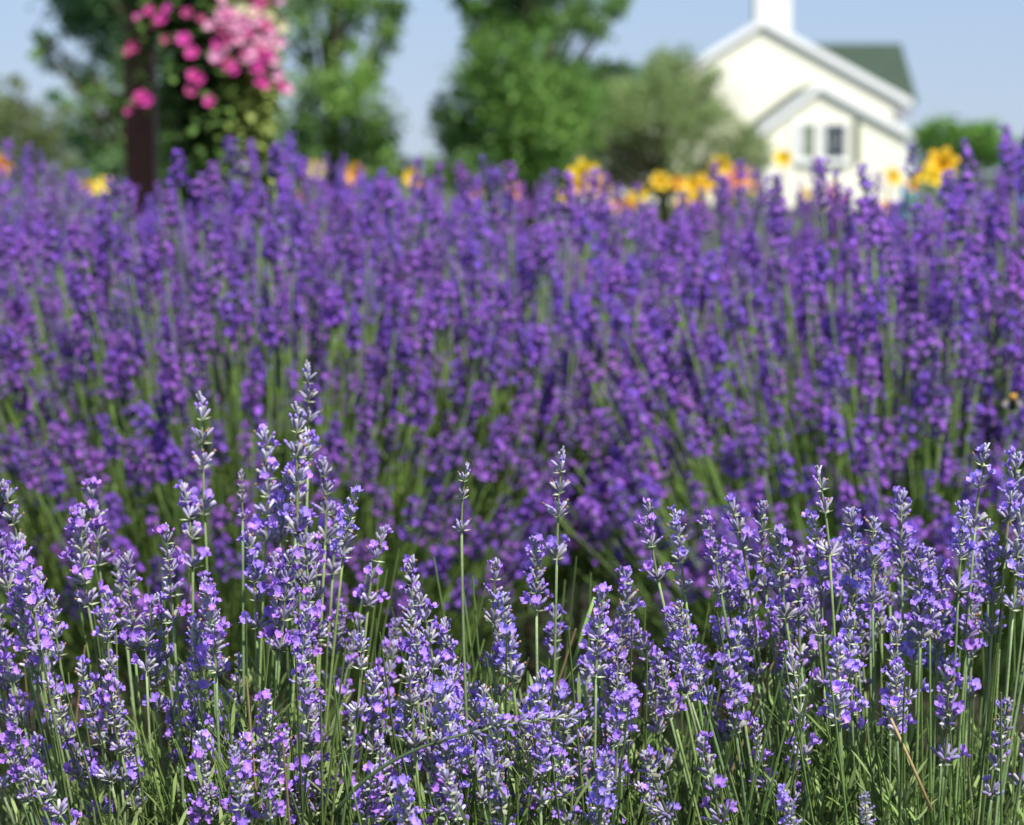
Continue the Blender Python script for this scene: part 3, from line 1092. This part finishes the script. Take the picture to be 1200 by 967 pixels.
# ------------------------------------------------------------------ trees
def tree(name, label, cat, Y, base_px, clumps, leaf, n_per, col, depth=1.0, trunk=.12, tcol=(.09, .07, .05), group="trees beyond the lavender", seed=0, cols=None):
    """clumps: (px, py, r_px) of leaf masses; each hangs on its own limb"""
    random.seed(seed)
    r = np.random.default_rng(seed)
    bx_ = at(base_px, 300, Y).x
    root = thing(name, label, cat, (bx_, Y, 0), group)
    K = Y / FPX
    cs = []
    for (px, py, rp) in clumps:
        c = at(px, py, Y)
        cs.append((Vector((c.x - bx_, r.uniform(-depth, depth) * .6, c.z)), rp * K))
    topz = max(c.z for c, _ in cs)
    mb = MB()
    n = 8
    pts = [Vector((.05 * math.sin(k * 1.7), .05 * math.cos(k * 1.3), topz * k / n)) for k in range(n + 1)]
    pts[0].z = -.2
    mb.tube(pts, [trunk * (1.25 if k == 0 else 1 - .85 * k / n) for k in range(n + 1)], 10, tcol)
    tr = mb.build("trunk", M_bark, root)
    mb = MB()
    for c, rr in cs:
        z = max(.2, c.z * random.uniform(.45, .75))
        k = min(int(z / topz * n), n - 1)
        s = pts[k]
        mid = s.lerp(c, .5) + Vector((0, 0, -.05 * (c - s).length))
        mb.tube([s, mid, c], [trunk * .35, trunk * .22, trunk * .08], 6, tcol)
        for j in range(5):
            d = Vector((random.gauss(0, 1), random.gauss(0, 1), random.gauss(.3, 1))).normalized()
            mb.tube([c.lerp(mid, .2), c + d * rr * .8], [trunk * .08, trunk * .02], 4, tcol)
    mb.build("limbs", M_bark, root)
    # leaves, vectorised
    V, F, C = [], [], []
    off = 0
    for ci, (c, rr) in enumerate(cs):
        m = int(n_per * (rr / (40 * K)) ** 2) + 20
        # sub clumps give gaps and light/dark masses
        ns = max(8, int(m / 45))
        sub = r.normal(size=(ns, 3)); sub /= np.linalg.norm(sub, axis=1)[:, None]
        sub *= (r.random(ns)[:, None] ** .5) * rr
        sub[:, 1] *= max(.6, depth / max(rr, .01) * .4)
        idx = r.integers(0, ns, m)
        P = sub[idx] + r.normal(size=(m, 3)) * rr * .25 + np.array(c)
        d = r.normal(size=(m, 3)); d /= np.linalg.norm(d, axis=1)[:, None]
        a = r.normal(size=(m, 3)); u = np.cross(d, a); u /= np.linalg.norm(u, axis=1)[:, None]
        L = leaf * r.uniform(.7, 1.3, m)[:, None]
        q0 = P; q1 = P + d * L * .5 + u * L * .32; q2 = P + d * L; q3 = P + d * L * .5 - u * L * .32
        V.append(np.stack([q0, q1, q2, q3], 1).reshape(-1, 3))
        F.append((np.arange(m)[:, None] * 4 + np.arange(4)[None] + off))
        off += m * 4
        base = np.array((cols or [col])[ci % len(cols or [col])])
        cc = base[None] * r.uniform(.8, 1.25, ns)[idx][:, None]
        C.append(np.repeat(cc, 4, axis=0))
    V = np.concatenate(V); F = np.concatenate(F); C = np.concatenate(C)
    me = bpy.data.meshes.new("crown")
    me.vertices.add(len(V)); me.vertices.foreach_set("co", V.astype(np.float32).ravel())
    me.loops.add(F.size); me.loops.foreach_set("vertex_index", F.astype(np.int32).ravel())
    me.polygons.add(len(F)); me.polygons.foreach_set("loop_start", (np.arange(len(F)) * 4).astype(np.int32))
    me.materials.append(M_tree)
    ca = me.color_attributes.new("tint", 'FLOAT_COLOR', 'POINT')
    ca.data.foreach_set("color", np.concatenate([C, np.ones((len(C), 1))], 1).astype(np.float32).ravel())
    me.update(calc_edges=True)
    link("crown", me, root)
    return root


def scat(x0, x1, y0, y1, n, r0, r1, seed):
    rr = random.Random(seed)
    return [(rr.uniform(x0, x1), rr.uniform(y0, y1), rr.uniform(r0, r1)) for _ in range(n)]


tree("deciduous_tree", "dark bluish green tree behind the brown post with thin branches reaching left", "tree", 28, 215,
     [(90, 15, 30), (115, 60, 26), (60, 60, 14), (48, 72, 9), (100, 90, 22), (125, 130, 34), (90, 30, 24), (130, 25, 40), (200, 20, 60), (250, 60, 60), (200, 110, 60), (140, 170, 34), (300, 30, 34), (250, 160, 60), (310, 90, 26), (150, 90, 30), (300, 180, 40), (200, 190, 50), (60, 45, 10), (75, 118, 9), (110, 185, 26), (130, 200, 30), (180, 205, 34), (240, 205, 36), (290, 205, 34), (95, 160, 22)]
     + scat(60, 340, -260, -20, 16, 40, 65, 3), .085, 850, (.055, .10, .040), 1.3, .16, seed=1, cols=[(.14, .25, .10), (.12, .23, .11), (.19, .32, .09)])
tree("deciduous_tree", "bright green tree beside the hanging basket, left of the sky gap", "tree", 30, 392,
     [(360, 15, 34), (400, 10, 30), (440, 20, 26), (455, 50, 20), (395, 50, 24), (350, 60, 20), (380, 100, 34), (420, 120, 36), (360, 140, 34), (440, 150, 30), (400, 165, 44), (350, 185, 30), (455, 175, 18), (425, 80, 26), (460, 10, 22), (340, 160, 26), (340, 205, 30), (390, 205, 32), (435, 200, 30), (462, 195, 18)]
     + scat(330, 450, -260, -20, 10, 34, 55, 5), .085, 850, (.10, .19, .045), 1.2, .13, seed=2, cols=[(.18, .32, .085), (.23, .40, .10), (.14, .27, .08)])
tree("deciduous_tree", "full green tree in the middle between two patches of sky", "tree", 29, 610,
     [(600, 90, 56), (560, 60, 30), (640, 80, 46), (565, 110, 40), (620, 140, 60), (540, 150, 34), (580, 165, 46), (650, 160, 44), (525, 130, 20), (670, 120, 34), (570, 25, 30), (610, 30, 40), (655, 30, 36), (690, 15, 26), (715, 5, 20), (735, -4, 14), (548, 5, 18), (680, 85, 20), (530, 175, 20), (615, 190, 40), (552, 190, 26), (690, 100, 16), (520, 205, 20), (560, 210, 30), (620, 212, 32), (665, 200, 30)]
     + scat(540, 720, -260, -20, 13, 36, 60, 6), .085, 850, (.07, .15, .03), 1.3, .16, seed=3, cols=[(.14, .27, .06), (.19, .34, .075), (.11, .22, .06)])
tree("olive_shrub", "round grey green shrub with pale leaves in front of the house's left side", "shrub", 32, 775,
     [(790, 95, 36), (760, 115, 40), (815, 110, 36), (730, 130, 36), (700, 145, 30), (690, 165, 26), (740, 165, 40), (800, 150, 44), (840, 130, 26), (770, 75, 18), (800, 70, 18), (845, 165, 30), (875, 170, 22), (730, 185, 36), (780, 190, 40), (690, 185, 24), (700, 208, 24), (740, 212, 26), (785, 212, 26), (825, 212, 24), (660, 190, 22), (655, 212, 20), (835, 90, 14), (885, 185, 18), (830, 195, 30), (715, 110, 22), (672, 140, 20), (668, 170, 20)], .06, 1500, (.16, .18, .085), 1.2, .10, seed=4, cols=[(.26, .35, .13), (.22, .31, .11), (.32, .38, .18)], group="shrubs beyond the lavender")
tree("leafy_shrub", "yellowish green shrub at the left edge beneath the open sky", "shrub", 34, 35,
     [(10, 120, 22), (25, 140, 26), (0, 150, 30), (50, 165, 26), (75, 150, 22), (88, 165, 22), (15, 180, 30), (60, 190, 26), (95, 190, 24), (10, 95, 12), (70, 125, 10), (-20, 130, 40)], .07, 1200, (.15, .20, .07), 1.2, .08, seed=5, group="shrubs beyond the lavender")
tree("leafy_shrub", "low bright green shrub beside the house's right wall", "shrub", 60, 1125,
     [(1085, 162, 16), (1105, 158, 18), (1125, 160, 20), (1150, 162, 20), (1172, 164, 18), (1110, 180, 20), (1140, 182, 20), (1168, 184, 18), (1090, 185, 16), (1190, 190, 14)], .13, 2600, (.16, .33, .06), 1.6, .12, seed=6, group="shrubs beyond the lavender")
tree("leafy_shrub", "dark green shrub tucked behind the tree in the middle, under the low green roof", "shrub", 45, 700,
     [(690, 110, 20), (715, 105, 18), (740, 110, 20), (705, 85, 13), (725, 140, 26), (670, 130, 24), (730, 82, 9)], .12, 1500, (.07, .13, .04), 1.4, .1, seed=7, group="shrubs beyond the lavender")
# far treeline
random.seed(3)
mb = MB()
for i in range(9000):
    x = random.uniform(-160, 160)
    top = 5.0 + 1.8 * math.sin(x * .09) + 1.3 * math.sin(x * .31 + 1)
    z = top * random.random() ** .6
    y = 230 + random.uniform(-5, 5)
    s = random.uniform(.7, 1.3)
    a = random.uniform(0, 6.28)
    leaf_blade(mb, Vector((x, y, z)), Vector((math.cos(a), math.sin(a), random.uniform(-.5, .8))), s, s * .8, jit((.09, .14, .08), .3))
o = mb.build("distant_woods", M_tree, None, None, False)
o["kind"] = "stuff"
o["label"] = "far hazy line of woods along the horizon"
o["category"] = "woods"

# ------------------------------------------------------------------ cream house
YH, YP = 70.0, 64.6
CREAM = (.80, .77, .64); WHITE = (.80, .80, .80); GREEN = (.045, .068, .048); GREY = (.35, .35, .38)


def xz(px, py, Y):
    p = at(px, py, Y)
    return (p.x, p.z)


house = thing("house", "cream clapboard house with white gables, green shingle roof and a chimney at the gable top", "house", (at(950, 200, YH).x, YH, 0))
hx = house.location.x


def H(px, py, Y):
    x, z = xz(px, py, Y)
    return (x - hx, z)


ap = H(893, 22, YH); er = H(1068, 118, YH)
slopeR = (ap[1] - er[1]) / (er[0] - ap[0])
slopeL = .62
lx = H(745, 0, YH)[0]
el = (lx, ap[1] - slopeL * (ap[0] - lx))
rx_ = er[0] - .35
mb = MB()
# local y: 0 = main wall plane
mb.prism([(lx + .3, 0), (rx_, 0), (rx_, ap[1] - slopeR * (rx_ - ap[0]) - .12), (ap[0], ap[1] - .12), (lx + .3, ap[1] - slopeL * (ap[0] - lx - .3) - .12)], 0, 9.0, CREAM)
mb.build("wall", M_siding, house, None, False)


def gable_roof(apx, left, right, y0, y1, th, name="roof", m=M_roof, col=GREEN, parent=None):
    """two pitched slabs"""
    mb = MB()
    mb.prism([left, apx, (apx[0], apx[1] - th), (left[0], left[1] - th)][::-1], y0, y1, col)
    mb.prism([apx, right, (right[0], right[1] - th), (apx[0] + .002, apx[1] - th)][::-1], y0, y1, col)
    return mb.build(name, m, parent or house, None, False)


roof = gable_roof(ap, el, er, -.10, 9.2, .10)


def rake(a, b, y0, y1, th, name="rake_board", parent=None, drop=.02):
    mb = MB()
    mb.prism([(a[0], a[1] - drop - th), (b[0], b[1] - drop - th), (b[0], b[1] - drop), (a[0], a[1] - drop)], y0, y1, WHITE)
    return mb.build(name, M_paint, parent or roof, None, False)


rake(el, ap, -.16, -.105, .25, drop=-.03)
rake(ap, er, -.16, -.105, .25, drop=-.03)
# soffits
rake((el[0], el[1] - .135), (ap[0], ap[1] - .135), -.10, -.003, .03, "soffit", roof, 0)
rake((ap[0], ap[1] - .135), (er[0], er[1] - .135), -.10, -.003, .03, "soffit", roof, 0)
mb = MB(); mb.box((er[0] - .5, -.09, er[1] - .5), (er[0] - .02, -.003, er[1] - .16), GREY); mb.build("eave_return", M_paint, roof, None, False)
# chimney
c0, c1 = H(887, 0, YH)[0], H(929, 0, YH)[0]
mb = MB(); mb.box((c0, .3, ap[1] - .8), (c1, 1.3, H(0, -22, YH)[1]), (.80, .78, .74)); 
mb.box((c0 - .06, .24, H(0, -22, YH)[1]), (c1 + .06, 1.36, H(0, -26, YH)[1]), (.80, .78, .74))
mb.build("chimney", M_paint, roof, None, False)
# cross wing behind with its roof slope towards us
YR = YH + 5.5
r0 = H(905, 51, YR + 2.2); r1 = H(1056, 51, YR + 2.2)
e0 = H(905, 117, YR - .6); e1 = H(1075, 117, YR - .6)
mb = MB()
th = .14
yb = YR + 2.2 - YH; yf = YR - .6 - YH
v = [(r0[0], yb, r0[1]), (r1[0], yb, r1[1]), (e1[0], yf, e1[1]), (e0[0], yf, e0[1])]
v2 = [(x, y, z - th) for x, y, z in v]
mb.add(v + v2, [(0, 3, 2, 1), (4, 5, 6, 7), (0, 1, 5, 4), (1, 2, 6, 5), (2, 3, 7, 6), (3, 0, 4, 7)], GREEN)
yk = 2 * yb - yf
v = [(r0[0], yb + .003, r0[1]), (r1[0], yb + .003, r1[1]), (e1[0], yk, e1[1]), (e0[0], yk, e0[1])]
v2 = [(x, y, z - th) for x, y, z in v]
mb.add(v + v2, [(0, 1, 2, 3), (7, 6, 5, 4), (0, 4, 5, 1), (1, 5, 6, 2), (2, 6, 7, 3), (3, 7, 4, 0)], GREEN)
wr = mb.build("wing_roof", M_roof, house, None, False)
mb = MB()
xw0, xw1 = r0[0] + .1, e1[0] - .45
mb.box((xw0, yf + .35, 0), (xw1, yk - .35, e1[1] - .12), CREAM)
mb.build("wing_wall", M_siding, house, None, False)
# porch wing
pa = H(961, 97, YP); pr = H(1072, 157, YP); plf = H(889, 150, YP)
yp0 = YP - YH
prx = pr[0] - .25; plx = plf[0] + .25
sR = (pa[1] - pr[1]) / (pr[0] - pa[0]); sL = (pa[1] - plf[1]) / (pa[0] - plf[0])
mb = MB()
mb.prism([(plx, 0), (prx, 0), (prx, pa[1] - sR * (prx - pa[0]) - .12), (pa[0], pa[1] - .12), (plx, pa[1] - sL * (pa[0] - plx) - .12)], yp0, -.003, CREAM)
mb.build("porch_wall", M_siding, house, None, False)
proof = gable_roof(pa, plf, pr, yp0 - .09, -.01, .10, "porch_roof")
rake(plf, pa, yp0 - .15, yp0 - .095, .24, drop=-.03, parent=proof)
rake(pa, pr, yp0 - .15, yp0 - .095, .24, drop=-.03, parent=proof)


M_glass_reflect = mat_glass()
M_glass_reflect.name = 'window_glass_painted_reflection'
M_glass_reflect.node_tree.nodes['Principled BSDF'].inputs['Base Color'].default_value = (.16, .20, .12, 1)  # greenish tree reflection put into the pane's base colour


def window(x0, z0, x1, z1, y, glass=None, deep=.06):
    mb = MB()
    t = .08
    mb.box((x0 - t, y - deep, z0 - t), (x1 + t, y - .002, z0), WHITE)
    mb.box((x0 - t, y - deep, z1), (x1 + t, y - .002, z1 + t), WHITE)
    mb.box((x0 - t, y - deep, z0), (x0, y - .002, z1), WHITE)
    mb.box((x1, y - deep, z0), (x1 + t, y - .002, z1), WHITE)
    w = mb.build("window", M_paint, house, None, False)
    mb = MB(); mb.box((x0 + .002, y - .02, z0 + .002), (x1 - .002, y - .004, z1 - .002)); mb.build("pane", glass or M_glass, w, None, False)
    mb = MB()
    zc = (z0 + z1) / 2
    mb.box((x0, y - .045, zc - .015), (x1, y - .021, zc + .015), (.45, .45, .45))
    mb.box(((x0 + x1) / 2 - .006, y - .036, z0), ((x0 + x1) / 2 + .006, y - .022, zc - .016), WHITE)
    mb.box(((x0 + x1) / 2 - .006, y - .036, zc + .016), ((x0 + x1) / 2 + .006, y - .022, z1), WHITE)
    mb.build("sash_bars", M_paint, w, None, False)
    mb = MB(); mb.box((x0 - .14, y - .13, z0 - .14), (x1 + .14, y - .002, z0 - t - .002), WHITE); mb.build("sill", M_paint, w, None, False)
    return w


wz0 = H(0, 186, YP)[1]; wz1 = H(0, 146, YP)[1]
window(H(942, 0, YP)[0], wz0, H(957, 0, YP)[0], wz1, yp0, M_glass_reflect)
window(H(969, 0, YP)[0], wz0, H(993, 0, YP)[0], wz1, yp0)
for x0, x1, c in ((930, 938, WHITE), (1002, 1009, (.04, .08, .03))):
    mb = MB(); mb.box((H(x0, 0, YP)[0], yp0 - .05, wz0 - .15), (H(x1, 0, YP)[0], yp0 - .003, wz1 + .12), c)
    for k in range(12):
        zz = wz0 - .10 + k * (wz1 - wz0 + .15) / 12
        mb.box((H(x0, 0, YP)[0] + .02, yp0 - .062, zz), (H(x1, 0, YP)[0] - .02, yp0 - .052, zz + .05), c)
    mb.build("shutter", M_paint, house, None, False)
mb = MB(); mb.box((H(964, 0, YP)[0], yp0 - .03, wz0 - .1), (H(968, 0, YP)[0], yp0 - .003, wz1 + .1), WHITE); mb.build("window_mullion", M_paint, house, None, False)
for xx in (plx, prx):
    mb = MB()
    mb.box((xx - .07, yp0 - .025, 0), (xx + .07, yp0 - .003, (pa[1] - (sL if xx == plx else sR) * abs(xx - pa[0])) - .5), WHITE)
    mb.build("corner_board", M_paint, house, None, False)

# low building with a green roof further left, mostly hidden
Yb = 62.0
bp2 = at(715, 200, Yb)
barn = thing("outbuilding", "low outbuilding with a flat topped dark green roof behind the shrub", "building", (bp2.x, Yb, 0))
ztop = at(0, 71, Yb).z; zev = at(0, 104, Yb).z
x0 = at(660, 0, Yb).x - bp2.x; x1 = at(775, 0, Yb).x - bp2.x
mb = MB(); mb.box((x0 + .2, .2, 0), (x1 - .2, 4.6, zev), (.5, .5, .42)); mb.build("wall", M_siding, barn, None, False)
mb = MB()
v = [(x0, 0, zev), (x1, 0, zev), (x1, 4.8, zev), (x0, 4.8, zev), (x0, 2.4, ztop), (x1, 2.4, ztop)]
mb.add(v, [(0, 1, 5, 4), (2, 3, 4, 5), (0, 4, 3), (1, 2, 5), (3, 2, 1, 0)], (.035, .075, .05)); mb.build("roof", M_roof, barn, None, False)
mb = MB(); mb.box((-.5, .14, 0), (.5, .197, 2.0), WHITE); mb.build("door", M_paint, barn, None, False)

# blue shed at the right edge
Ys = 55.0
sp0 = at(1207, 203, Ys)
shed = thing("garden_shed", "blue painted garden shed cut by the right edge of the picture", "shed", (sp0.x, Ys, 0))
zt = at(0, 174, Ys).z
mb = MB(); mb.prism([(-.22, 0), (2.0, 0), (2.0, zt - .1), (.89, zt + .5), (-.22, zt - .1)], 0, 2.2, (.05, .16, .50)); mb.build("wall", M_siding, shed, None, False)
mb = MB()
mb.prism([(-.32, zt - .13), (.89, zt + .53), (.89, zt + .6), (-.32, zt - .06)], -.15, 2.35, (.10, .12, .15))
mb.prism([(.892, zt + .53), (2.1, zt - .13), (2.1, zt - .06), (.892, zt + .6)], -.15, 2.35, (.10, .12, .15))
mb.build("roof", M_roof, shed, None, False)
mb = MB(); mb.box((.5, -.04, .05), (1.3, -.003, 1.75), (.5, .5, .5)); dr = mb.build("door", M_paint, shed, None, False)
mb = MB(); mb.box((1.18, -.08, .9), (1.22, -.042, 1.02), (.1, .1, .1)); mb.build("handle", M_paint, dr, None, False)
